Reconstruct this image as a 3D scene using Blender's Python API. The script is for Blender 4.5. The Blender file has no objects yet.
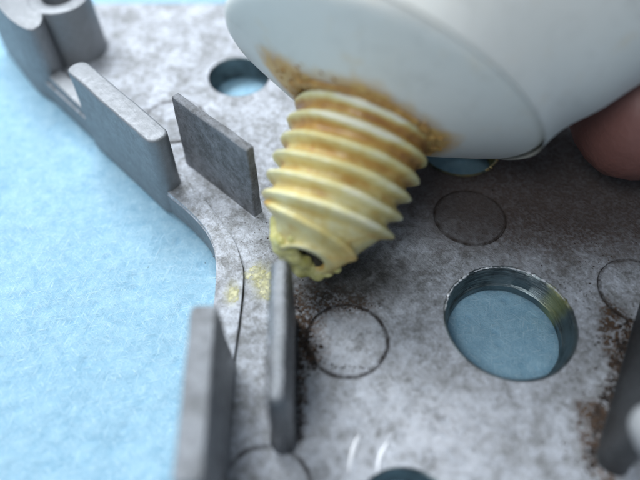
import bpy, bmesh, math, random
from math import sin, cos, pi, radians, sqrt, exp
from mathutils import Vector, Matrix, noise

# ---------------------------------------------------------------- scene, camera, light  (1 unit = 1 cm)
sc = bpy.context.scene
C = sc.collection
F_PX, ELEV, DIST = 620.0, radians(52.5), 6.2
CAM = Vector((0, -DIST*cos(ELEV), DIST*sin(ELEV)))
FW = Vector((0, cos(ELEV), -sin(ELEV))); UP = Vector((0, sin(ELEV), cos(ELEV)))
cd = bpy.data.cameras.new('camera'); cam = bpy.data.objects.new('camera', cd); C.objects.link(cam)
cam.location = CAM; cam.rotation_euler = (pi/2-ELEV, 0, 0)
cd.sensor_width = 36; cd.lens = 36*F_PX/640; cd.clip_start = .05; cd.clip_end = 500
cd.dof.use_dof = True; cd.dof.focus_distance = 6.15; cd.dof.aperture_fstop = .14; cd.dof.aperture_blades = 0
sc.camera = cam
sc.view_settings.view_transform = 'Standard'; sc.view_settings.look = 'None'
sc.view_settings.exposure = 0.0; sc.view_settings.gamma = 1
w = bpy.data.worlds.new('World'); sc.world = w; w.use_nodes = True
bg = w.node_tree.nodes['Background']; bg.inputs[0].default_value = (.50, .60, .75, 1); bg.inputs[1].default_value = .40

def area(name, loc, target, size, power, col):
    l = bpy.data.lights.new(name, 'AREA'); l.shape = 'RECTANGLE'; l.size, l.size_y = size; l.energy = power; l.color = col
    o = bpy.data.objects.new(name, l); C.objects.link(o); o.location = loc
    o.rotation_euler = (Vector(target)-Vector(loc)).to_track_quat('-Z', 'Y').to_euler()
area('window_light', (-7.5, 10, 16.5), (-1, 1, 0), (12, 8), 7600, (.90, .95, 1.0))
area('room_light', (-5, -8, 14), (0, -1, 0), (6, 5), 1350, (.93, .97, 1.0))

def P(x, y, z=0.0):
    """point of the horizontal plane at height z seen at pixel x, y of the 640x480 photograph"""
    d = Vector(((x-320)/F_PX, 0, 0)) - UP*((y-240)/F_PX) + FW
    return CAM + d*((z-CAM.z)/d.z)

# ---------------------------------------------------------------- helpers
def link(name, bm, mat, parent=None, smooth=True, angle=40):
    me = bpy.data.meshes.new(name)
    bmesh.ops.recalc_face_normals(bm, faces=bm.faces)
    bm.to_mesh(me); bm.free()
    o = bpy.data.objects.new(name, me); C.objects.link(o)
    if mat: me.materials.append(mat)
    if smooth:
        me.shade_smooth()
        try: me.set_sharp_from_angle(angle=radians(angle))
        except Exception: pass
    if parent: o.parent = parent
    return o
def thing(name, label, cat, loc=(0, 0, 0)):
    o = bpy.data.objects.new(name, None); C.objects.link(o); o.empty_display_size = .3
    o.location = loc; o['label'] = label; o['category'] = cat
    return o
def prism(bm, pts, z0, z1, shrink=0.0):
    """vertical prism over a plan outline; shrink = draft of the top outline towards its centre line"""
    n = len(pts)
    bot = [bm.verts.new((p[0], p[1], z0)) for p in pts]
    top = []
    for i, p in enumerate(pts):
        a = Vector(pts[i-1][:2]); b = Vector(pts[(i+1) % n][:2]); t = (b-a).normalized(); nn = Vector((-t.y, t.x))
        q = Vector(p[:2]) + nn*shrink
        top.append(bm.verts.new((q.x, q.y, z1)))
    bm.faces.new(bot[::-1]); bm.faces.new(top)
    for i in range(n): bm.faces.new((bot[i], bot[(i+1) % n], top[(i+1) % n], top[i]))
def capsule(A, B, th, rnd=1.0, seg=8):
    """plan outline (counter-clockwise) of a bar from A to B; rnd 1 = round ends, 0 = nearly square"""
    A = Vector(A[:2]); B = Vector(B[:2]); d = (B-A).normalized(); n = Vector((-d.y, d.x)); h = th/2; r = h*max(rnd, .12)
    pts = []
    for (c0, s, a0) in ((B, 1, -pi/2), (B, 1, 0), (A, -1, pi/2), (A, -1, pi)):
        side = -1 if a0 in (-pi/2, pi) else 1
        cc = c0 - d*s*r + n*side*(h-r)
        for k in range(seg+1):
            if k == 0 and a0 in (0, pi) and rnd >= 1: continue
            a = a0 + (pi/2)*k/seg
            pts.append(cc + d*cos(a)*r + n*sin(a)*r)
    out = []
    for p in pts:
        if not out or (p-out[-1]).length > 1e-4: out.append(p)
    return out
def bevel_top(bm, z, w, seg=3):
    bm.edges.ensure_lookup_table()
    es = [e for e in bm.edges if all(abs(v.co.z-z) < 1e-5 for v in e.verts)]
    bmesh.ops.bevel(bm, geom=es, offset=w, segments=seg, affect='EDGES', profile=.5)
def lathe(bm, prof, center=(0, 0, 0), n=96, closed=False):
    rings = []
    for r, z in prof:
        rings.append([bm.verts.new((center[0]+r*cos(2*pi*k/n), center[1]+r*sin(2*pi*k/n), center[2]+z)) for k in range(n)])
    m = len(rings)
    for i in range(m if closed else m-1):
        a, b = rings[i], rings[(i+1) % m]
        for k in range(n): bm.faces.new((a[k], a[(k+1) % n], b[(k+1) % n], b[k]))
    return rings
sst = lambda a, b, x: (lambda t: t*t*(3-2*t))(max(0, min(1, (x-a)/(b-a))))
def melt(o, voxel=.012, it=4):
    a = o.modifiers.new('r', 'REMESH'); a.mode = 'VOXEL'; a.voxel_size = voxel; a.use_smooth_shade = True
    b = o.modifiers.new('s', 'SMOOTH'); b.factor = .5; b.iterations = it
    dg = bpy.context.evaluated_depsgraph_get(); dg.update()
    me = bpy.data.meshes.new_from_object(o.evaluated_get(dg)); o.modifiers.clear(); o.data = me
    me.shade_smooth(); return o
def nz(x, y=0, z=0, s=1.0): return noise.noise(Vector((x*s, y*s, z*s)))

# ---------------------------------------------------------------- materials
class M:
    def __init__(s, name):
        s.m = bpy.data.materials.new(name); s.m.use_nodes = True; s.t = s.m.node_tree; s.N = s.t.nodes; s.L = s.t.links
        s.b = s.N['Principled BSDF']; s.co = s.N.new('ShaderNodeTexCoord').outputs['Object']
    def noise(s, scale, detail=6, rough=.6, dist=0, vec=None):
        n = s.N.new('ShaderNodeTexNoise'); n.inputs['Scale'].default_value = scale; n.inputs['Detail'].default_value = detail
        n.inputs['Roughness'].default_value = rough; n.inputs['Distortion'].default_value = dist
        s.L.new(vec or s.co, n.inputs['Vector']); return n.outputs['Fac']
    def voro(s, scale, feature='F1', vec=None, out='Distance'):
        n = s.N.new('ShaderNodeTexVoronoi'); n.inputs['Scale'].default_value = scale; n.feature = feature
        s.L.new(vec or s.co, n.inputs['Vector']); return n.outputs[out]
    def ramp(s, fac, stops, interp='LINEAR'):
        n = s.N.new('ShaderNodeValToRGB'); cr = n.color_ramp; cr.interpolation = interp
        while len(cr.elements) > 1: cr.elements.remove(cr.elements[-1])
        for i, (p, c) in enumerate(stops):
            c = (c, c, c) if isinstance(c, (int, float)) else c
            e = cr.elements[0] if i == 0 else cr.elements.new(p)
            e.position = p; e.color = (*c, 1)
        s.L.new(fac, n.inputs[0]); return n.outputs[0]
    def math(s, op, a, b=0.0, clamp=False):
        n = s.N.new('ShaderNodeMath'); n.operation = op; n.use_clamp = clamp
        for i, v in enumerate((a, b)):
            if isinstance(v, (int, float)): n.inputs[i].default_value = v
            else: s.L.new(v, n.inputs[i])
        return n.outputs[0]
    def mix(s, fac, a, b, mode='MIX'):
        n = s.N.new('ShaderNodeMix'); n.data_type = 'RGBA'; n.blend_type = mode
        for i, v in ((0, fac), (6, a), (7, b)):
            if isinstance(v, (int, float)): n.inputs[i].default_value = v
            elif isinstance(v, tuple): n.inputs[i].default_value = (*v, 1)
            else: s.L.new(v, n.inputs[i])
        return n.outputs[2]
    def spot(s, c, r0, r1, stretch=(1, 1, 0), wob=.0, rot=0):
        """1 inside radius r0 of point c, 0 outside r1 (object space, wobbling edge)"""
        mp = s.N.new('ShaderNodeMapping'); mp.vector_type = 'TEXTURE'
        mp.inputs['Location'].default_value = (c[0], c[1], c[2] if len(c) > 2 else 0); mp.inputs['Rotation'].default_value = (0, 0, rot)
        mp.inputs['Scale'].default_value = tuple(1/x if x else 1e3 for x in stretch)
        s.L.new(s.co, mp.inputs['Vector'])
        ln = s.N.new('ShaderNodeVectorMath'); ln.operation = 'LENGTH'; s.L.new(mp.outputs[0], ln.inputs[0])
        v = ln.outputs['Value']
        if wob: v = s.math('ADD', v, s.math('MULTIPLY', s.math('SUBTRACT', s.noise(4, 5, .7), .5), wob))
        mr = s.N.new('ShaderNodeMapRange'); mr.interpolation_type = 'SMOOTHSTEP'
        mr.inputs[1].default_value = r0; mr.inputs[2].default_value = r1; mr.inputs[3].default_value = 1; mr.inputs[4].default_value = 0
        s.L.new(v, mr.inputs[0]); return mr.outputs[0]
    def bump(s, h, strength, dist, normal=None):
        n = s.N.new('ShaderNodeBump'); n.inputs['Strength'].default_value = strength; n.inputs['Distance'].default_value = dist
        s.L.new(h, n.inputs['Height'])
        if normal: s.L.new(normal, n.inputs['Normal'])
        return n.outputs[0]
    def set(s, **k):
        for n, v in k.items():
            n = {'color': 'Base Color', 'metal': 'Metallic', 'rough': 'Roughness', 'normal': 'Normal', 'sss': 'Subsurface Weight',
                 'sss_r': 'Subsurface Radius', 'sss_s': 'Subsurface Scale', 'spec': 'Specular IOR Level', 'coat': 'Coat Weight', 'trans': 'Transmission Weight'}[n]
            if isinstance(v, (int, float)): s.b.inputs[n].default_value = v
            elif isinstance(v, tuple): s.b.inputs[n].default_value = (*v, 1) if len(v) == 3 and n == 'Base Color' else v
            else: s.L.new(v, s.b.inputs[n])
        return s.m

def cast_metal(name, tone=1.0, plate=False, rough0=.42, calm=0.0, metalv=.42):
    m = M(name)
    blot = m.noise(3.2, 7, .62, .4); fine = m.noise(13, 9, .78, .35); grit = m.noise(60, 5, .7)
    mixv = m.math('ADD', m.math('MULTIPLY', blot, .30), m.math('ADD', m.math('MULTIPLY', fine, .45), m.math('MULTIPLY', grit, .25)))
    col = m.ramp(mixv, [(.36, tuple(tone*x for x in (.15, .145, .138))), (.45, tuple(tone*x for x in (.31, .315, .32))), (.52, tuple(tone*x for x in (.56, .585, .63))), (.60, tuple(tone*x for x in (.84, .885, .96)))])
    pits = m.ramp(m.voro(26), [(.05, 1.0), (.13, 0.0)])
    pits = m.math('MULTIPLY', pits, m.ramp(m.noise(5, 3), [(.48, 0.0), (.6, 1.0)]))
    col = m.mix(m.math('MULTIPLY', pits, .75), col, (.09, .08, .075))
    metal = metalv
    mp = m.N.new('ShaderNodeMapping'); mp.vector_type = 'TEXTURE'; mp.inputs['Scale'].default_value = (1/22, 1/1.6, 1/3); mp.inputs['Rotation'].default_value = (0, 0, radians(38)); m.L.new(m.co, mp.inputs['Vector'])
    scr = m.noise(1.6, 5, .7, .1, mp.outputs[0])
    col = m.mix(m.math('MULTIPLY', m.ramp(scr, [(.5, 0.0), (.68, 1.0)]), .16*(1-calm)), col, (.80, .81, .82))
    col = m.mix(calm, col, tuple(tone*x for x in (.50, .53, .56)))
    rough = m.ramp(fine, [(.35, rough0+.16), (.62, rough0-.10)])
    if plate:
        n1 = m.noise(9, 8, .75, .8); n2 = m.noise(30, 6, .7)
        brown = m.ramp(m.math('ADD', m.math('MULTIPLY', n1, .4), m.math('MULTIPLY', n2, .6)), [(.46, 0.0), (.54, 1.0)])
        reg = None
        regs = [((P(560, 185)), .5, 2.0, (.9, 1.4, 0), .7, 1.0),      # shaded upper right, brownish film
                ((P(622, 345)), .10, .50, (2.1, .9, 0), .5, 2.0),     # rust beside the clip at the right
                ((P(597, 440)), .08, .46, (2.4, .8, 0), .5, 2.0),
                ((P(308, 335)), .08, .36, (1.4, .75, 0), .35, 2.2),      # left rim of the middle pin mark
                ((P(330, 300)), .05, .4, (.6, 1.3, 0), .3, 1.4),
                ((P(298, 390)), .05, .26, (2.2, .42, 0), .2, 2.4),
                ((P(445, 430)), .05, .5, (1, 1, 0), .4, .35)]
        for c, r0, r1, st, wob, amt in regs:
            sp = m.math('MULTIPLY', m.spot(c, r0, r1, st, wob), amt)
            reg = sp if reg is None else m.math('MAXIMUM', reg, sp)
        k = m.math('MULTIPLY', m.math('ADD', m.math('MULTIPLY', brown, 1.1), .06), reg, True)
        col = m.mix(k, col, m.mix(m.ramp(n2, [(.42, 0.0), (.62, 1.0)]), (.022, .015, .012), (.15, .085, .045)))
        # dark grime where the nozzle points, with the tube's shade painted in
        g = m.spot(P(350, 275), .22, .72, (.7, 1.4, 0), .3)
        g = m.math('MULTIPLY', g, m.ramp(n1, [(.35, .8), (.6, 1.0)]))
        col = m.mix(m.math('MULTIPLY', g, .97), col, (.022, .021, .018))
        tube_shade = m.math('MULTIPLY', m.spot(P(555, 178), .8, 2.0, (.6, 1.35, 0), .5), .92)  # shade beneath the tube, painted into the plate colour
        frost = m.math('MULTIPLY', m.math('MAXIMUM', m.spot(P(347, 340), .2, .4, (1, 1, 0), .15), m.spot(P(400, 440), .3, 1.3, (.8, 1.3, 0), .6)), m.ramp(n1, [(.42, .0), (.56, .55)]))
        col = m.mix(frost, col, (.86, .89, .95))
        col = m.mix(tube_shade, col, (.060, .042, .036))
        y = m.math('MAXIMUM', m.math('MULTIPLY', m.spot(P(262, 280), .04, .22, (1.1, .75, 0), .3), .75), m.math('MULTIPLY', m.spot(P(233, 295), .02, .13, (1.2, .7, 0), .15), .8))
        y = m.math('MULTIPLY', y, m.ramp(n1, [(.35, .35), (.6, 1.0)]))
        col = m.mix(y, col, (.50, .47, .22))
        ringd = None
        for mx, my, rr in ((347, 340, .372), (470, 217, .37), (638, 291, .37), (174, 121, .37), (266, 492, .36)):
            a = m.math('SUBTRACT', m.spot(P(mx, my), rr-.005, rr+.02, (1, 1, 0), .05), m.spot(P(mx, my), rr-.045, rr-.02, (1, 1, 0), .05), True)
            ringd = a if ringd is None else m.math('MAXIMUM', ringd, a)
        ringd = m.math('MULTIPLY', ringd, m.ramp(n1, [(.38, .15), (.58, .95)]))
        col = m.mix(ringd, col, (.045, .032, .025))
        col = m.mix(m.math('MULTIPLY', m.spot(P(470, 217), .345, .365), .45), col, (.05, .04, .036))
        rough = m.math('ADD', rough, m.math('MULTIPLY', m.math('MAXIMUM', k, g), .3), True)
        metal = m.math('SUBTRACT', metalv, m.math('MULTIPLY', m.math('MAXIMUM', m.math('MAXIMUM', k, g), tube_shade), .55), True)
    hgt = m.math('ADD', m.math('ADD', m.math('ADD', m.math('MULTIPLY', fine, .6), m.math('MULTIPLY', scr, .35)), m.math('MULTIPLY', grit, .22)), m.math('MULTIPLY', pits, -.5))
    nrm = m.bump(hgt, .9*(1-calm*.8), .045, m.bump(blot, .5*(1-calm*.7), .06))
    return m.set(color=col, metal=metal, rough=rough, normal=nrm)
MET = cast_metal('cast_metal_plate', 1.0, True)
METF = cast_metal('cast_metal_fin', .50, rough0=.46, calm=.45)
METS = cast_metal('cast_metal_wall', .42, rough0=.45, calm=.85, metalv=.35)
METD = cast_metal('cast_metal_dull', .36, rough0=.5, calm=.2)
METR = cast_metal('cast_metal_worn', .34, rough0=.24, calm=.7, metalv=.95)
METC = cast_metal('cast_metal_dark', .12, rough0=.45, calm=.7)
def machined(name, c0, c1, r=.28):
    m = M(name)
    mp = m.N.new('ShaderNodeMapping'); mp.inputs['Scale'].default_value = (2, 2, 30); m.L.new(m.co, mp.inputs['Vector'])
    n = m.noise(3, 5, .6, 0, mp.outputs[0]); n2 = m.noise(2.2, 3)
    col = m.mix(m.ramp(n2, [(.45, 0.0), (.62, 1.0)]), m.mix(m.math('MULTIPLY', m.ramp(n, [(.35, 0.0), (.65, 1.0)]), m.ramp(m.noise(7, 5, .7), [(.35, .3), (.6, 1.0)])), tuple(x*.12 for x in c0), c0), c1)
    if name == 'machined_bore':
        col = m.mix(m.math('MULTIPLY', m.spot(P(563, 298), .03, .20, (1, 1, 0), .2), .5), col, (.62, .60, .22))
    return m.set(color=col, metal=.9, rough=r, normal=m.bump(n, .4, .03))
BORE = machined('machined_bore', (.30, .35, .36), (.20, .24, .25), .32)
BORE2 = machined('machined_bore_gold', (.42, .52, .44), (.62, .48, .18), .3)

def cloth_mat():
    m = M('blue_cloth')
    f1 = m.noise(7, 9, .76, .35); f2 = None
    for a_ in (15, 78, 134):
        mp = m.N.new('ShaderNodeMapping'); mp.vector_type = 'TEXTURE'; mp.inputs['Scale'].default_value = (1/9, 1/60, 1/9); mp.inputs['Rotation'].default_value = (0, 0, radians(a_)); m.L.new(m.co, mp.inputs['Vector'])
        q = m.noise(1.0, 4, .65, .8, mp.outputs[0]); f2 = q if f2 is None else m.math('MAXIMUM', f2, q); big = m.noise(.7, 3)
    dm = m.ramp(m.voro(4.2), [(.06, 0.0), (.26, 1.0)])
    col = m.mix(m.ramp(f1, [(.35, 0.0), (.65, 1.0)]), (.215, .40, .53), (.33, .53, .65))
    col = m.mix(m.math('MULTIPLY', m.math('SUBTRACT', 1.0, dm), .35), col, (.17, .36, .52))
    col = m.mix(m.math('MULTIPLY', m.ramp(f2, [(.54, 0.0), (.70, 1.0)]), .5), col, (.54, .71, .80))
    h = m.math('ADD', m.math('MULTIPLY', dm, .5), m.math('ADD', m.math('MULTIPLY', f1, .9), m.math('MULTIPLY', f2, .8)))
    return m.set(color=col, rough=.85, spec=.25, normal=m.bump(h, .65, .045))
CLOTH = cloth_mat()

def white_plastic():
    m = M('white_plastic')
    n = m.noise(1.4, 4); s = m.math('MULTIPLY', m.ramp(m.noise(5, 6, .75, .8), [(.52, 0.0), (.66, 1.0)]), m.ramp(m.noise(1.1, 2), [(.42, .15), (.62, 1.0)]))
    at = m.N.new('ShaderNodeAttribute'); at.attribute_name = 'stain'; st = at.outputs['Fac']
    col = m.mix(n, (.60, .605, .56), (.66, .665, .635))
    col = m.mix(m.math('MULTIPLY', s, .38), col, (.36, .36, .33))
    br = m.noise(6, 5, .6, .6)
    k = m.ramp(m.math('ADD', st, m.math('MULTIPLY', m.math('SUBTRACT', br, .5), 1.25)), [(.12, 0.0), (.45, .45), (.8, .95)])
    col = m.mix(k, col, m.mix(m.ramp(br, [(.35, 0.0), (.65, 1.0)]), (.44, .21, .05), (.62, .39, .11)))
    return m.set(color=col, rough=.42, sss=.25, sss_r=(1, .9, .8), sss_s=.25, normal=m.bump(m.noise(12, 4), .12, .03))
PLAST = white_plastic()
def thread_mat():
    m = M('yellowed_thread')
    at = m.N.new('ShaderNodeAttribute'); at.attribute_name = 'stain'; st = at.outputs['Fac']
    n = m.noise(3.0, 5, .65, .5); n2 = m.noise(14, 5, .7, .5)
    v = m.math('ADD', st, m.math('ADD', m.math('MULTIPLY', m.math('SUBTRACT', n, .5), 1.3), m.math('MULTIPLY', m.math('SUBTRACT', n2, .5), .4)))
    col = m.ramp(v, [(.0, (.74, .72, .58)), (.22, (.64, .60, .34)), (.45, (.58, .48, .19)), (.7, (.46, .27, .065)), (1.0, (.30, .14, .035))])
    return m.set(color=col, rough=.36, sss=.3, sss_r=(1, .8, .3), sss_s=.12, coat=.08, normal=m.bump(n2, .25, .02))
THR = thread_mat()
def glue_mat(name, c0, c1, rough=.3):
    m = M(name); n = m.noise(9, 5, .7, .4)
    return m.set(color=m.mix(m.ramp(n, [(.35, 0.0), (.65, 1.0)]), c0, c1), rough=rough, sss=.25, sss_r=(1, .8, .3), sss_s=.1, normal=m.bump(m.noise(24, 5), .4, .03))
GLUE = glue_mat('yellow_glue', (.36, .34, .10), (.56, .53, .24))
def film_mat():
    m = M('glue_film'); n = m.noise(22, 5, .7, .5)
    m.L.new(m.ramp(n, [(.40, .12), (.60, .85)]), m.b.inputs['Alpha'])
    return m.set(color=m.mix(m.noise(8, 4), (.38, .37, .17), (.54, .51, .27)), rough=.4)
FILM = film_mat()
GLUEB = glue_mat('dried_amber_glue', (.30, .15, .04), (.46, .28, .08), .5)
def flat(name, c, rough=.6):
    m = M(name); n = m.noise(6, 4)
    return m.set(color=m.mix(n, tuple(x*.7 for x in c), tuple(min(1, x*1.3) for x in c)), rough=rough)
BRASS = M('brass_edge').set(color=(.85, .66, .30), metal=.8, rough=.25)
PALE = M('pale_glint').set(color=(.95, .96, .98), metal=.0, rough=.2)  # white that stands in for reflections on the plate
BRIGHT = M('bright_metal').set(color=(.93, .94, .96), metal=.55, rough=.3)
CAPM = flat('worn_cap', (.24, .25, .26), .6)
DARK = flat('dark_recess', (.02, .018, .012), .7)
def grime_mat():
    m = M('rust_grime'); n = m.noise(11, 4, .6)
    return m.set(color=m.ramp(n, [(.35, (.012, .009, .008)), (.52, (.035, .022, .015)), (.7, (.10, .055, .03))]), rough=.85, normal=m.bump(m.noise(50, 3), .6, .02))
GRIME = grime_mat()
def skin_mat():
    m = M('skin'); n = m.noise(2.5, 5); f = m.voro(22)
    col = m.mix(n, (.15, .062, .052), (.21, .095, .08))  # skin tone darkened to carry the shade on the finger
    return m.set(color=col, rough=.5, sss=.2, sss_r=(1, .35, .2), sss_s=.2, normal=m.bump(m.noise(3, 2, .5, 3), .12, .06, m.bump(f, .12, .02)))
SKIN = skin_mat()

# ---------------------------------------------------------------- blue cloth under everything
ZC = -.31
def build_cloth():
    bm = bmesh.new(); n = 360
    def wq(t):
        return 7*t + 26*t**7
    vs = []
    for j in range(n+1):
        row = []
        for i in range(n+1):
            x = wq(2*i/n-1)-1.5; y = wq(2*j/n-1)+.5
            z = .035*nz(x, y, 0, .55) + .02*nz(x, y, 3, 2.1) + .012*nz(x, y, 7, 6.0)
            row.append(bm.verts.new((x, y, ZC-.03+z)))
        vs.append(row)
    for j in range(n):
        for i in range(n): bm.faces.new((vs[j][i], vs[j][i+1], vs[j+1][i+1], vs[j+1][i]))
    o = link('blue_cloth', bm, CLOTH)
    o['label'] = 'light blue fibrous cloth spread flat under the metal plate'; o['category'] = 'cloth'
build_cloth()

# a dark speck of dirt lying on the cloth
def lump(bm, c, r, sub=2, amp=.35, sq=(1, 1, 1), seed=0.0):
    g = bmesh.ops.create_icosphere(bm, subdivisions=sub, radius=1.0)['verts']
    for v in g:
        p = v.co.copy(); k = 1+amp*nz(p.x+seed, p.y+seed*1.7, p.z, 1.6)
        v.co = Vector((c[0]+p.x*r*k*sq[0], c[1]+p.y*r*k*sq[1], c[2]+p.z*r*k*sq[2]))
bm = bmesh.new(); p = P(147, 265, ZC); lump(bm, (p.x, p.y, ZC-.042+.035*nz(p.x, p.y, 0, .55)+.02*nz(p.x, p.y, 3, 2.1)), .020, 2, .5, (1.2, .9, .7), 3)
o = link('dirt_speck', bm, DARK); o['label'] = 'tiny dark speck of dirt on the blue cloth left of the plate'; o['category'] = 'speck'

# ---------------------------------------------------------------- the die-cast metal plate
plate = thing('metal_plate', 'grey cast metal plate with round holes and upright fins lying on blue cloth', 'metal plate', (0, 0, -.3))
def adopt(o):
    o.parent = plate; o.matrix_parent_inverse = Matrix.Translation((0, 0, .3)); return o
def smoothline(pts, n=6):
    out = []
    m = len(pts)
    for i in range(m-1):
        p0 = pts[max(i-1, 0)]; p1 = pts[i]; p2 = pts[i+1]; p3 = pts[min(i+2, m-1)]
        for k in range(n):
            t = k/n
            out.append(.5*((2*p1)+(p2-p0)*t+(2*p0-5*p1+4*p2-p3)*t*t+(3*p1-p0-3*p2+p3)*t**3))
    out.append(pts[-1]); return out
V2 = lambda x, y: Vector((x, y, 0))
edge = [V2(-4.9, 5.0), V2(-4.03, 3.22), V2(-3.29, 2.34), V2(-2.60, 1.63), V2(-2.11, 1.11), V2(-1.64, .62), V2(-1.38, .37), V2(-1.17, .12), V2(-1.05, -.12), V2(-1.0, -.40), V2(-.985, -.8), V2(-1.0, -1.4), V2(-1.0, -2.2), V2(-1.0, -3.0)]
left = smoothline(edge[3:], 6)
outline = [V2(-4.35, 4.22), V2(-4.33, 3.9), V2(-4.03, 3.22), V2(-3.94, 3.03), V2(-3.29, 2.34)] + left + [V2(-.8, -4.2), V2(4.6, -4.6), V2(5.4, -3.9), V2(5.6, 3.6), V2(5.0, 4.22)]
outline = outline[::-1] if False else outline
holes = [(P(239, 76), .385, 'A'), (P(510, 320.5), .60, 'B'), (P(459, 147), .45, 'I'), (P(406, 522), .40, 'K')]
marks = [(P(347, 340), .372), (P(470, 217), .37), (P(638, 291), .37), (P(174, 121), .37), (P(266, 492), .36)]
def build_base():
    bm = bmesh.new()
    pts = [(p.x, p.y) for p in outline]
    prism(bm, pts, -.30, 0.0)
    o = link('base_plate', bm, None, smooth=False)
    cut = bmesh.new()
    for c, r, k in holes: lathe_cyl(cut, c, r, -.6, .3)
    for c, r in marks: ring_cut(cut, c, r-.020, r, -.028, .2)
    co = link('cutter', cut, None, smooth=False)
    md = o.modifiers.new('b', 'BOOLEAN'); md.object = co; md.operation = 'DIFFERENCE'; md.solver = 'EXACT'
    dg = bpy.context.evaluated_depsgraph_get(); dg.update()
    me = bpy.data.meshes.new_from_object(o.evaluated_get(dg)); o.modifiers.clear(); o.data = me
    bpy.data.objects.remove(co)
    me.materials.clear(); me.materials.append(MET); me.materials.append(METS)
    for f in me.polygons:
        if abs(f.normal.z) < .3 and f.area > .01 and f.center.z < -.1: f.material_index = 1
    b = o.modifiers.new('soft_edge', 'BEVEL'); b.width = .012; b.segments = 2; b.limit_method = 'ANGLE'; b.angle_limit = radians(50)
    b.harden_normals = False
    return adopt(o)
def lathe_cyl(bm, c, r, z0, z1, n=96):
    a = [bm.verts.new((c.x+r*cos(2*pi*k/n), c.y+r*sin(2*pi*k/n), z0)) for k in range(n)]
    b = [bm.verts.new((v.co.x, v.co.y, z1)) for v in a]
    bm.faces.new(a[::-1]); bm.faces.new(b)
    for k in range(n): bm.faces.new((a[k], a[(k+1) % n], b[(k+1) % n], b[k]))
def ring_cut(bm, c, r0, r1, z0, z1):
    lathe(bm, [(r0, z0), (r1, z0), (r1, z1), (r0, z1)], (c.x, c.y, 0), 96, True)
base = build_base()

# machined linings of the holes
linings = []
for c, r, k in holes:
    bm = bmesh.new()
    if k == 'B':
        prof = [(r+.002, .002), (r-.006, .004), (r-.016, -.002), (r-.03, -.02), (r-.035, -.065), (r-.045, -.080), (r-.055, -.20), (r-.075, -.22), (r-.08, -.295), (r-.02, -.295), (r-.004, -.1)]
    elif k == 'I':
        prof = [(r+.012, .010), (r-.008, .016), (r-.03, -.01), (r-.04, -.295), (r-.01, -.295), (r-.004, -.1)]
    else:
        prof = [(r+.002, .002), (r-.012, -.012), (r-.02, -.295), (r-.008, -.295), (r-.003, -.1)]
    rings = lathe(bm, prof, (c.x, c.y, 0), 120, True)
    for v in bm.verts:
        a = math.atan2(v.co.y-c.y, v.co.x-c.x); q = .006*nz(cos(a)*3, sin(a)*3, v.co.z*9, 1.3)
        if k == 'B':
            q2 = .012*nz(cos(a)*9, sin(a)*9, 4, 2.2)*sst(-.2, .6, sin(a)+.3*cos(a)) if v.co.z > -.03 else 0
            v.co += Vector((cos(a)*(q+q2), sin(a)*(q+q2), q*.9+abs(q2)*1.6 if v.co.z > -.03 else 0))
    linings.append(adopt(link('hole_lining', bm, BORE2 if k == 'I' else BORE)))
# bright ragged rim of the big hole, and the brassy burr of the hole behind the tube
for ci, a0, a1, dr, mt in ((1, 15, 172, .012, BRIGHT), (2, -62, 8, .006, BRASS)):
    c, r, k = holes[ci]; bm = bmesh.new(); prev = None; NA = 200
    for i in range(NA+1):
        a = radians(a0+(a1-a0)*i/NA); tpr = min(1, min(i, NA-i)/14)
        w_ = tpr*(.002+.022*abs(nz(cos(a)*14, sin(a)*14, 2))+(.008 if ci == 2 else 0)); R_ = r-dr+.008*nz(cos(a)*12, sin(a)*12, 6)
        ring = [bm.verts.new((c.x+(R_+w_*cos(g))*cos(a), c.y+(R_+w_*cos(g))*sin(a), .004+w_*sin(g)*.9)) for g in [2*pi*q/8 for q in range(8)]]
        if prev:
            for q in range(8): bm.faces.new((prev[q], prev[(q+1) % 8], ring[(q+1) % 8], ring[q]))
        prev = ring
    link('hole_rim', bm, mt, linings[ci])

# flat round pin marks
for i, (c, r) in enumerate(marks):
    bm = bmesh.new(); rr = r-.008
    z = [-.007, -.012, .006, .004, .006][i]
    lathe_cyl(bm, c, rr, -.027, z)
    bevel_top(bm, z, .008, 2)
    adopt(link('pin_mark', bm, MET))

# raised rim band along the left edge
seam = smoothline([P(181, 176), P(201, 197), P(220, 223), P(233, 241), P(241, 262), P(243.5, 276), P(242, 300), P(239, 325), P(233, 370), P(228, 424), P(224, 480), P(218, 560)], 5)
bm = bmesh.new()
inner = [Vector((p.x, p.y, 0)) for p in seam]
outer = [p for p in left if p.y < .98 and p.y > -2.9]
outer = [Vector((p.x+.012, p.y+.004, 0)) for p in outer]
poly = outer + inner[::-1]
prism(bm, [(p.x, p.y) for p in poly], -.01, .046)
bevel_top(bm, .046, .014, 3)
adopt(link('rim_band', bm, MET))
# hairline gap beside the band
bm = bmesh.new(); 
for i in range(len(seam)-1):
    a, b = seam[i], seam[i+1]; d = (b-a).normalized(); n = Vector((-d.y, d.x, 0))
    w0 = .006+.005*nz(a.x*9, a.y*9); w1 = .006+.005*nz(b.x*9, b.y*9)
    if i < 12: continue
    w0 *= min(1, (i-12)/14); w1 *= min(1, (i-11)/14)
    vs = [bm.verts.new((a.x, a.y, .0035)), bm.verts.new((b.x, b.y, .0035)), bm.verts.new((b.x+n.x*w1*2, b.y+n.y*w1*2, .0035)), bm.verts.new((a.x+n.x*w0*2, a.y+n.y*w0*2, .0035))]
    bm.faces.new(vs)
adopt(link('seam', bm, DARK))

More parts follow.
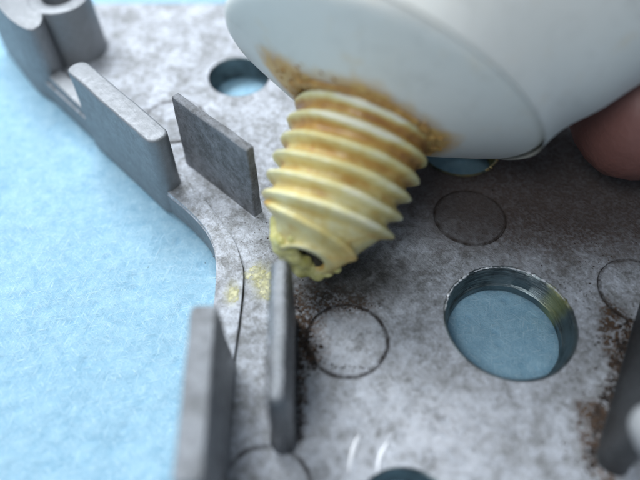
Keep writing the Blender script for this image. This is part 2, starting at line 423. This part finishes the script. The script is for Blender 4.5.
# fins, wall, boss
def fin(A, B, th, h, mat, rnd=1.0, draft=.02, bev=.03, name='fin', z0=-.01, seg=5, sub=.005, fillet=.035):
    """upright cast fin: stacked outlines with draft, a fillet at the foot and a rounded top edge"""
    A = Vector(A[:2]); B = Vector(B[:2]); d = (B-A).normalized(); n = Vector((-d.y, d.x))
    def loop(inset):
        t = th-2*inset; a = A+d*inset; b = B-d*inset; out = []
        c = capsule(a, b, max(t, .004), rnd, 8); m = len(c)
        L = (b-a).length
        for q in range(m):
            p0 = c[q]; p1 = c[(q+1) % m]
            k = 26 if (p1-p0).length > .45*L else (4 if (p1-p0).length > .35*th and rnd < .9 else 1)
            for e in range(k): out.append(p0+(p1-p0)*e/k)
        return out
    levels = []
    if fillet and z0 > -.1:
        for e in range(5):
            g = (pi/2)*e/4; levels.append((z0+fillet*(1-cos(g)) , -fillet*(1-sin(g))))
        zb = z0+fillet
    else: levels.append((z0, 0)); zb = z0
    N = 12
    for e in range(1, N+1): z = zb+(h-bev-zb)*e/N; levels.append((z, draft*(z-z0)/(h-z0)))
    for e in range(1, seg+1):
        g = (pi/2)*e/seg; levels.append((h-bev+bev*sin(g), draft+bev*(1-cos(g))))
    bm = bmesh.new(); prev = None
    for z, ins in levels:
        ring = []
        for p in loop(ins):
            q = Vector((p.x, p.y, z)); f = sub*(min(1, max(0, z)/.1))
            q += Vector((nz(q.x, q.y, q.z, 3)+.5*nz(q.x, q.y, q.z, 11), nz(q.y, q.z, q.x, 3)+.5*nz(q.y, q.z, q.x, 11), nz(q.z, q.x, q.y, 3)))*f*1.5
            ring.append(bm.verts.new(q))
        if prev:
            m = len(ring)
            for k in range(m): bm.faces.new((prev[k], prev[(k+1) % m], ring[(k+1) % m], ring[k]))
        else: bm.faces.new(ring[::-1])
        prev = ring
    bm.faces.new(prev)
    return adopt(link(name, bm, mat, angle=50))
# C: the fin left of the nozzle
fin((-1.45, 1.12), (-.63, .335), .115, .93, METD, .35, .012, .02, fillet=.012)
# D: narrow round-edged fin in front of the nozzle
fin((-.305, -.88), (-.285, -2.13), .18, .96, METR, 1.0, .004, .083, seg=10, fillet=.05)
# E: front left fin on the rim band
fin((-.865, -1.31), (-.825, -2.66), .25, .96, METF, .45, .025, .035)
# G: raised wall at the upper left, flush with the outer edge
fin((-3.255, 2.475), (-2.405, 1.58), .18, .14, METS, .4, .0, .02, name='wall', z0=-.292, sub=.004)
fin((-2.665, 1.825), (-1.53, .645), .26, .765, METS, .85, .010, .03, name='wall', z0=-.292, sub=.004)
# boss with hole and the lobed wall running into it
def build_boss():
    c = P(57, -4, .75)
    bm = bmesh.new()
    lathe(bm, [(.40, -.01), (.375, .70), (.36, .735), (.325, .75), (.22, .75), (.19, .735), (.175, .70), (.17, .1), (.17, -.01)], (c.x, c.y, 0), 72, True)
    bo = adopt(link('boss', bm, METS))
    bm = bmesh.new(); lathe_cyl(bm, c, .172, -.005, .12, 48); link('boss_recess', bm, DARK, bo)
    top = [Vector((x, y, 0)) for x, y in ((-4.35, 3.62), (-3.77, 2.86), (-3.57, 2.64), (-3.42, 2.52), (-3.33, 2.49), (-3.265, 2.54), (-3.25, 2.66), (-3.31, 2.86), (-3.45, 3.05), (-3.95, 3.72), (-4.2, 3.82), (-4.35, 3.62))]
    pts = smoothline(top, 5)[:-1]
    bm = bmesh.new(); prism(bm, [(p.x, p.y) for p in pts], .735, -.292, -.045); bevel_top(bm, .735, .028, 3)
    adopt(link('wall', bm, METS))
build_boss()
# F: the dark clip at the lower right
pa = P(645, 296); pb = P(594, 472)
fin((pa.x+.17, pa.y+.1), (pb.x+.12, pb.y), .24, .80, METC, .8, .05, .08, seg=6)
bm = bmesh.new(); q = P(653, 428, .92)
lump(bm, (q.x, q.y, .86), .14, 3, .12, (.8, 1.25, 1.0), 2)
adopt(link('rivet_head', bm, CAPM))

# crumbs of rust and grime stuck to the casting
bm = bmesh.new(); random.seed(11)
def crumbs(x0, y0, x1, y1, sx, sy, n, r=(.006, .02)):
    for i in range(n):
        t = random.random()
        p = P(x0+(x1-x0)*t+random.gauss(0, sx), y0+(y1-y0)*t+random.gauss(0, sy))
        rr = random.uniform(*r)*random.random()**.5
        if any((p-c).length < h+.02 for c, h, _ in holes): continue
        lump(bm, (p.x, p.y, .002), rr, 1, .6, (random.uniform(.8, 1.8), random.uniform(.8, 1.8), .55), i*1.3)
crumbs(298, 300, 298, 440, 3, 8, 300, (.004, .015))
crumbs(304, 322, 314, 366, 4, 6, 220, (.004, .015))
crumbs(316, 312, 378, 306, 6, 1.5, 80, (.003, .009))
crumbs(318, 366, 372, 369, 8, 2, 60, (.003, .009))
crumbs(338, 300, 300, 285, 14, 8, 100, (.003, .010))
crumbs(632, 318, 586, 470, 4, 5, 520, (.006, .018))
crumbs(612, 330, 577, 460, 13, 14, 260, (.003, .009))
crumbs(280, 240, 262, 225, 12, 12, 60, (.003, .007))
crumbs(225, 245, 240, 300, 12, 12, 40, (.003, .006))
crumbs(560, 150, 420, 180, 25, 12, 120, (.004, .010))
crumbs(590, 300, 600, 240, 25, 20, 110, (.003, .008))
crumbs(480, 400, 420, 430, 40, 30, 60, (.003, .006))
o = adopt(link('rust_grime', bm, GRIME, smooth=False)); o['kind'] = 'stuff'

# smears of yellow glue on the plate
def smear(x, y, r, h, z, seed, st=(1, 1)):
    """thin irregular film of glue, thicker in the middle"""
    c = P(x, y, z); bm = bmesh.new(); n = 90; prev = None
    for q, (f, hh) in enumerate(((1.0, 0), (.93, .45), (.8, .8), (.6, 1.0), (.35, .8), (.12, .9))):
        ring = []
        for k in range(n):
            a = 2*pi*k/n; rr = r*f*(1+.55*nz(cos(a)*1.3+seed, sin(a)*1.3, seed)+.22*nz(cos(a)*4, sin(a)*4+seed, 2))
            px, py = c.x+rr*cos(a)*st[0], c.y+rr*sin(a)*st[1]
            ring.append(bm.verts.new((px, py, z+.001+h*hh*(1+.6*nz(px, py, seed, 14)))))
        if prev:
            for k in range(n): bm.faces.new((prev[k], prev[(k+1) % n], ring[(k+1) % n], ring[k]))
        prev = ring
    bm.faces.new(prev)
    return adopt(link('glue_smear', bm, FILM, angle=180))
smear(256, 273, .10, .006, 0, 1.3, (1.2, .7))
smear(266, 286, .10, .008, 0, 4.1, (.75, 1.3))
smear(234, 296, .070, .005, .046, 7.7, (.8, 1.2))
# two reflections near the front edge, shaped as white painted ridges
for pts in ([P(349, 476), P(352, 455), P(357, 440), P(361, 433)], [P(378, 474), P(380, 458), P(386, 446), P(390, 440)]):
    bm = bmesh.new(); pp = smoothline(pts, 6); prev = None
    for i, q in enumerate(pp):
        ww = .020*sin(pi*min(1, (i+.6)/(len(pp))))
        row = [bm.verts.new((q.x-ww, q.y, 0.001)), bm.verts.new((q.x, q.y, .018)), bm.verts.new((q.x+ww, q.y, 0.001))]
        if prev:
            for k in range(2): bm.faces.new((prev[k], prev[k+1], row[k+1], row[k]))
        prev = row
    adopt(link('painted_glint', bm, PALE))

# ---------------------------------------------------------------- the glue tube
TIP = Vector((-.085, -.592, .55)); U = Vector((.3777, .7750, .5066)).normalized()
A_ = U.cross(Vector((0, 0, 1))).normalized(); B_ = A_.cross(U)
tube = thing('glue_tube', 'white plastic tube with a yellowed threaded nozzle held tip down over the metal plate', 'tube', TIP)
def at_tube(o): o.parent = tube; o.matrix_parent_inverse = Matrix.Translation(-TIP); return o
def tp(L, r, th): return TIP + U*L + (A_*cos(th)+B_*sin(th))*r
def attr(o, vals):
    a = o.data.attributes.new('stain', 'FLOAT', 'POINT')
    a.data.foreach_set('value', vals)
sst = lambda a, b, x: (lambda t: t*t*(3-2*t))(max(0, min(1, (x-a)/(b-a))))
def build_nozzle():
    bm = bmesh.new(); NT, NL = 200, 330; L0, L1 = -.05, 1.42; p = .175
    vals = []; rings = []
    for i in range(NL+1):
        L = L0 + (L1-L0)*i/NL; ring = []
        for k in range(NT):
            th = 2*pi*k/NT
            ph = (L + p*th/(2*pi) - .5875)/p + .07*nz(cos(th)*1.2, sin(th)*1.2, L*3); fr = ph-math.floor(ph)
            f = (.5+.5*cos(2*pi*fr))**1.55
            turn = (L + p*th/(2*pi))                       # thread starts at turn = .36
            core = .265 + .10*sst(-.05, .14, L) + .165*sst(.10, .44, L) + .06*sst(.5, 1.3, L)
            hx = round((turn-.4125)/p) - th/(2*pi)
            amp = .098*sst(-.85, -.55, hx)*(1-.42*sst(.6, 1.3, L))*(1+.22*nz(hx*1.7, 3, 1))*(1-.25*sst(1.1, 1.35, L))
            # steep run-out ridge of the thread on the tip
            Lr = .29 - .25*((pi-th)/pi) if th <= pi else .30+.02*(th-pi)
            run = .10*exp(-((L-Lr)/.065)**2)*(1 if th <= pi else exp(-(th-pi)*1.3))*sst(-.12, .25, th)
            r = core + max(amp*f, run)
            r += .010*nz(cos(th)*2, sin(th)*2, L*5, 1.5) + .006*nz(cos(th)*7, sin(th)*7, L*16, 1.0)*1.0
            q = tp(L, r, th)
            # obliquely worn tip
            if L < .30: q += U*(.095*min(1, 1-L/.30)*sin(th+.35)) 
            ring.append(bm.verts.new(q))
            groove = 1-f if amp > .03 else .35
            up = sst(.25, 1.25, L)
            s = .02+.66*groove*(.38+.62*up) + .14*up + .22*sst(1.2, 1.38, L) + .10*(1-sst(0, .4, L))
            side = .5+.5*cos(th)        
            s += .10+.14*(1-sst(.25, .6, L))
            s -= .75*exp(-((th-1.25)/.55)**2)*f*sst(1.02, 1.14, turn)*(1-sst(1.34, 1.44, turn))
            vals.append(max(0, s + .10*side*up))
        rings.append(ring)
    for i in range(NL):
        a, b = rings[i], rings[i+1]
        for k in range(NT): bm.faces.new((a[k], a[(k+1) % NT], b[(k+1) % NT], b[k]))
    # end face and bore
    prev = rings[0]
    for (r, L) in ((.258, -.058), (.245, -.066), (.205, -.064), (.19, -.05), (.18, -.01)):
        ring = []
        for k in range(NT):
            th = 2*pi*k/NT; rr = r*(1+.10*nz(cos(th)*1.5, sin(th)*1.5, L))
            off = -.05 if r < .3 else 0
            q = tp(L, rr, th)+(A_*-.03+B_*.02 if r < .3 else Vector()); q += U*(.095*sin(th+.35)*min(1, r/.25))
            ring.append(bm.verts.new(q)); vals.append(.3 if r > .2 else .55)
        for k in range(NT): bm.faces.new((ring[k], ring[(k+1) % NT], prev[(k+1) % NT], prev[k]))
        prev = ring
    o = at_tube(link('nozzle', bm, THR, angle=180)); attr(o, vals)
    return o
noz = build_nozzle()
bm = bmesh.new(); prev = None
for r_, L_ in ((.182, -.018), (.17, .30), (.02, .31)):
    ring = [bm.verts.new(tp(L_, r_, 2*pi*k/48)-A_*.03+B_*.02+U*(.095*sin(2*pi*k/48+.35)*(.73 if L_ < .1 else .2))) for k in range(48)]
    if prev:
        for k in range(48): bm.faces.new((prev[k], prev[(k+1) % 48], ring[(k+1) % 48], ring[k]))
    prev = ring
link('nozzle_bore', bm, DARK, noz)

def build_shoulder_body():
    # shoulder: cone with stepped rim
    prof = [(.42, 1.20), (.60, 1.285), (.70, 1.30), (.82, 1.325), (1.0, 1.40), (1.2, 1.485), (1.34, 1.545), (1.39, 1.567), (1.43, 1.585), (1.462, 1.61), (1.485, 1.645), (1.495, 1.69), (1.493, 1.73), (1.485, 1.76)]
    fine = []
    for i in range(len(prof)-1):
        n = max(1, int(((prof[i+1][0]-prof[i][0])**2+(prof[i+1][1]-prof[i][1])**2)**.5/.03))
        for k in range(n): t = k/n; fine.append((prof[i][0]*(1-t)+prof[i+1][0]*t, prof[i][1]*(1-t)+prof[i+1][1]*t))
    fine.append(prof[-1])
    bm = bmesh.new(); NT = 160; vals = []; prev = None
    for r, L in fine:
        ring = []
        for k in range(NT):
            th = 2*pi*k/NT; ring.append(bm.verts.new(tp(L, r, th)))
            # brown stain around the neck, reaching farther on the left
            reach = .77 + .24*exp(-((th-2.6)/.40)**2) + .05*sin(th*5+1)
            vals.append(max(0, min(1, .5+(reach-r)/.26)))
        if prev:
            for k in range(NT): bm.faces.new((prev[k], prev[(k+1) % NT], ring[(k+1) % NT], ring[k]))
        prev = ring
    o = at_tube(link('shoulder', bm, PLAST, angle=180)); attr(o, vals)
    # body: soft tube bending up and to the right, flattening towards its crimped end
    bm = bmesh.new(); vals = []; prev = None; pos = TIP+U*1.74; d0 = U.copy(); d1 = Vector((.84, .22, .45)).normalized()
    N = 90; Ltot = 11.0; side0 = A_.copy()
    for i in range(N+1):
        t = i/N; s = t*Ltot
        k = sst(-.9, 2.5, s); d = (d0*(1-k)+d1*k).normalized()
        if i: pos = pos + d*(Ltot/N)
        a = (side0 - d*side0.dot(d)).normalized(); b = a.cross(d)
        fl = sst(2.5, Ltot, s); ra = 1.485*(1+.13*sst(-.3, 1.3, s)) + .75*fl; rb = 1.485*(1-.02*sst(0, 2, s))*(1-fl)+.05
        ring = []
        for q in range(NT):
            th = 2*pi*q/NT
            dent = 1-.05*sst(.8, 3, s)*exp(-((th-1.6)/.6)**2) + .012*nz(cos(th), sin(th), s*.8, 1.2)*sst(.1, .6, s)
            ring.append(bm.verts.new(pos + a*cos(th)*ra*dent + b*sin(th)*rb*dent)); vals.append(0.0)
        if prev:
            for q in range(NT): bm.faces.new((prev[q], prev[(q+1) % NT], ring[(q+1) % NT], ring[q]))
        prev = ring
    bm.faces.new(prev)
    o = at_tube(link('tube_body', bm, PLAST, angle=180)); attr(o, vals)
build_shoulder_body()

# dried amber glue round the neck and fresh bead at the tip
def build_collar():
    bm = bmesh.new(); NT, NC = 220, 14; prev = None; first = None
    for k in range(NT):
        th = 2*pi*k/NT
        R = .625+.03*nz(cos(th)*2, sin(th)*2, 0, 2.2)+.05*exp(-((th-2.6)/.35)**2)
        t = .052+.035*nz(cos(th)*4, sin(th)*4, 5, 1.6)+.02*nz(cos(th)*11, sin(th)*11, 2)
        ring = [bm.verts.new(tp(1.285+.55*t*sin(2*pi*j/NC), R+t*1.15*cos(2*pi*j/NC), th)) for j in range(NC)]
        if prev:
            for j in range(NC): bm.faces.new((prev[j], prev[(j+1) % NC], ring[(j+1) % NC], ring[j]))
        prev = ring; first = first or ring
    for j in range(NC): bm.faces.new((prev[j], prev[(j+1) % NC], first[(j+1) % NC], first[j]))
    random.seed(3)
    for i in range(40):
        th = radians(random.gauss(150, 22)); r = random.uniform(.66, .88)
        q = tp(1.30+(r-.7)*.30, r, th); lump(bm, q, random.uniform(.010, .028), 2, .5, (1, 1, .8), i)
    for i in range(16):
        th = radians(random.uniform(-15, 130)); r = random.uniform(.66, .74)
        q = tp(1.298, r, th); lump(bm, q, random.uniform(.010, .022), 2, .5, (1, 1, .8), i+50)
    melt(at_tube(link('dried_glue', bm, GLUEB, angle=180)), .012, 3)
    bm = bmesh.new()
    for i, (L, r, deg, s) in enumerate([(.0, .13, 200, .075), (.0, .15, 165, .06), (.02, .12, 245, .07), (-.06, .21, 215, .06), (-.07, .22, 250, .065), (-.07, .22, 290, .06), (.0, .25, 175, .09), (.05, .30, 168, .085), (.11, .34, 180, .09), (-.02, .22, 205, .085), (-.03, .22, 240, .085), (.0, .26, 150, .07), (-.02, .22, 275, .08), (.17, .38, 178, .08), (-.02, .23, 310, .065), (.01, .26, 120, .05), (-.02, .25, 340, .05)]):
        lump(bm, tp(L+.085*sin(radians(deg)+.35)*(1 if L < .1 else 0), r+.01, radians(deg)), s*1.02, 3, .25, (1, 1, 1), i*3.3)
    melt(link('glue_bead', bm, GLUE, noz, angle=180), .012, 45)
build_collar()

# ---------------------------------------------------------------- the hand that holds the tube
def build_hand():
    me = bpy.data.meshes.new('person'); V = []; E_ = []; R = []
    def add(p, r, par=None):
        V.append(p); R.append(r); i = len(V)-1
        if par is not None: E_.append((par, i))
        return i
    wr = add((9.9, 5.6, 4.9), 1.75)
    pm = add((8.4, 4.9, 4.0), 1.75, wr)
    fa = add((12.0, 6.9, 6.4), 2.1, wr); fb = add((16.0, 9.2, 9.2), 2.7, fa); add((20.0, 11.5, 12.0), 3.0, fb)
    fingers = [  # knuckle, middle joint, end joint, tip
        [(7.2, 3.0, 3.3), (5.7, 2.0, 1.75), (4.0, 1.1, 1.05), (2.45, .70, .92)],
        [(7.2, 4.4, 3.1), (5.6, 3.7, 1.55), (3.9, 3.1, 1.2), (2.4, 2.8, 1.1)],
        [(7.3, 5.7, 3.3), (5.8, 5.4, 1.9), (4.2, 4.9, 1.5), (2.9, 4.5, 1.4)],
        [(7.7, 6.9, 3.7), (6.5, 6.9, 2.6), (5.5, 6.7, 2.3), (4.8, 6.6, 2.4)]]
    for n, f in enumerate(fingers):
        k = [1.12, 1.03, .97, .84][n]
        prev = pm
        for j, q in enumerate(f): prev = add(q, [.92, .80, .74, .64][j]*k, prev)
    t0 = add((8.3, 3.3, 5.0), 1.15, pm); t1 = add((7.0, 2.9, 5.9), .95, t0); t2 = add((5.6, 3.0, 5.95), .85, t1); add((4.7, 3.3, 5.55), .68, t2)
    me.from_pydata(V, E_, []); o = bpy.data.objects.new('person', me); C.objects.link(o)
    me.materials.append(SKIN)
    sk = o.modifiers.new('skin', 'SKIN'); sk.use_smooth_shade = True
    for i, s in enumerate(me.skin_vertices[0].data): s.radius = (R[i], R[i]); s.use_root = (i == 0)
    sb = o.modifiers.new('sub', 'SUBSURF'); sb.levels = sb.render_levels = 2
    dg = bpy.context.evaluated_depsgraph_get(); dg.update()
    m2 = bpy.data.meshes.new_from_object(o.evaluated_get(dg)); o.modifiers.clear(); o.data = m2
    o['label'] = 'hand of a person gripping the white tube from the right, fingertip under the tube'; o['category'] = 'person'
build_hand()
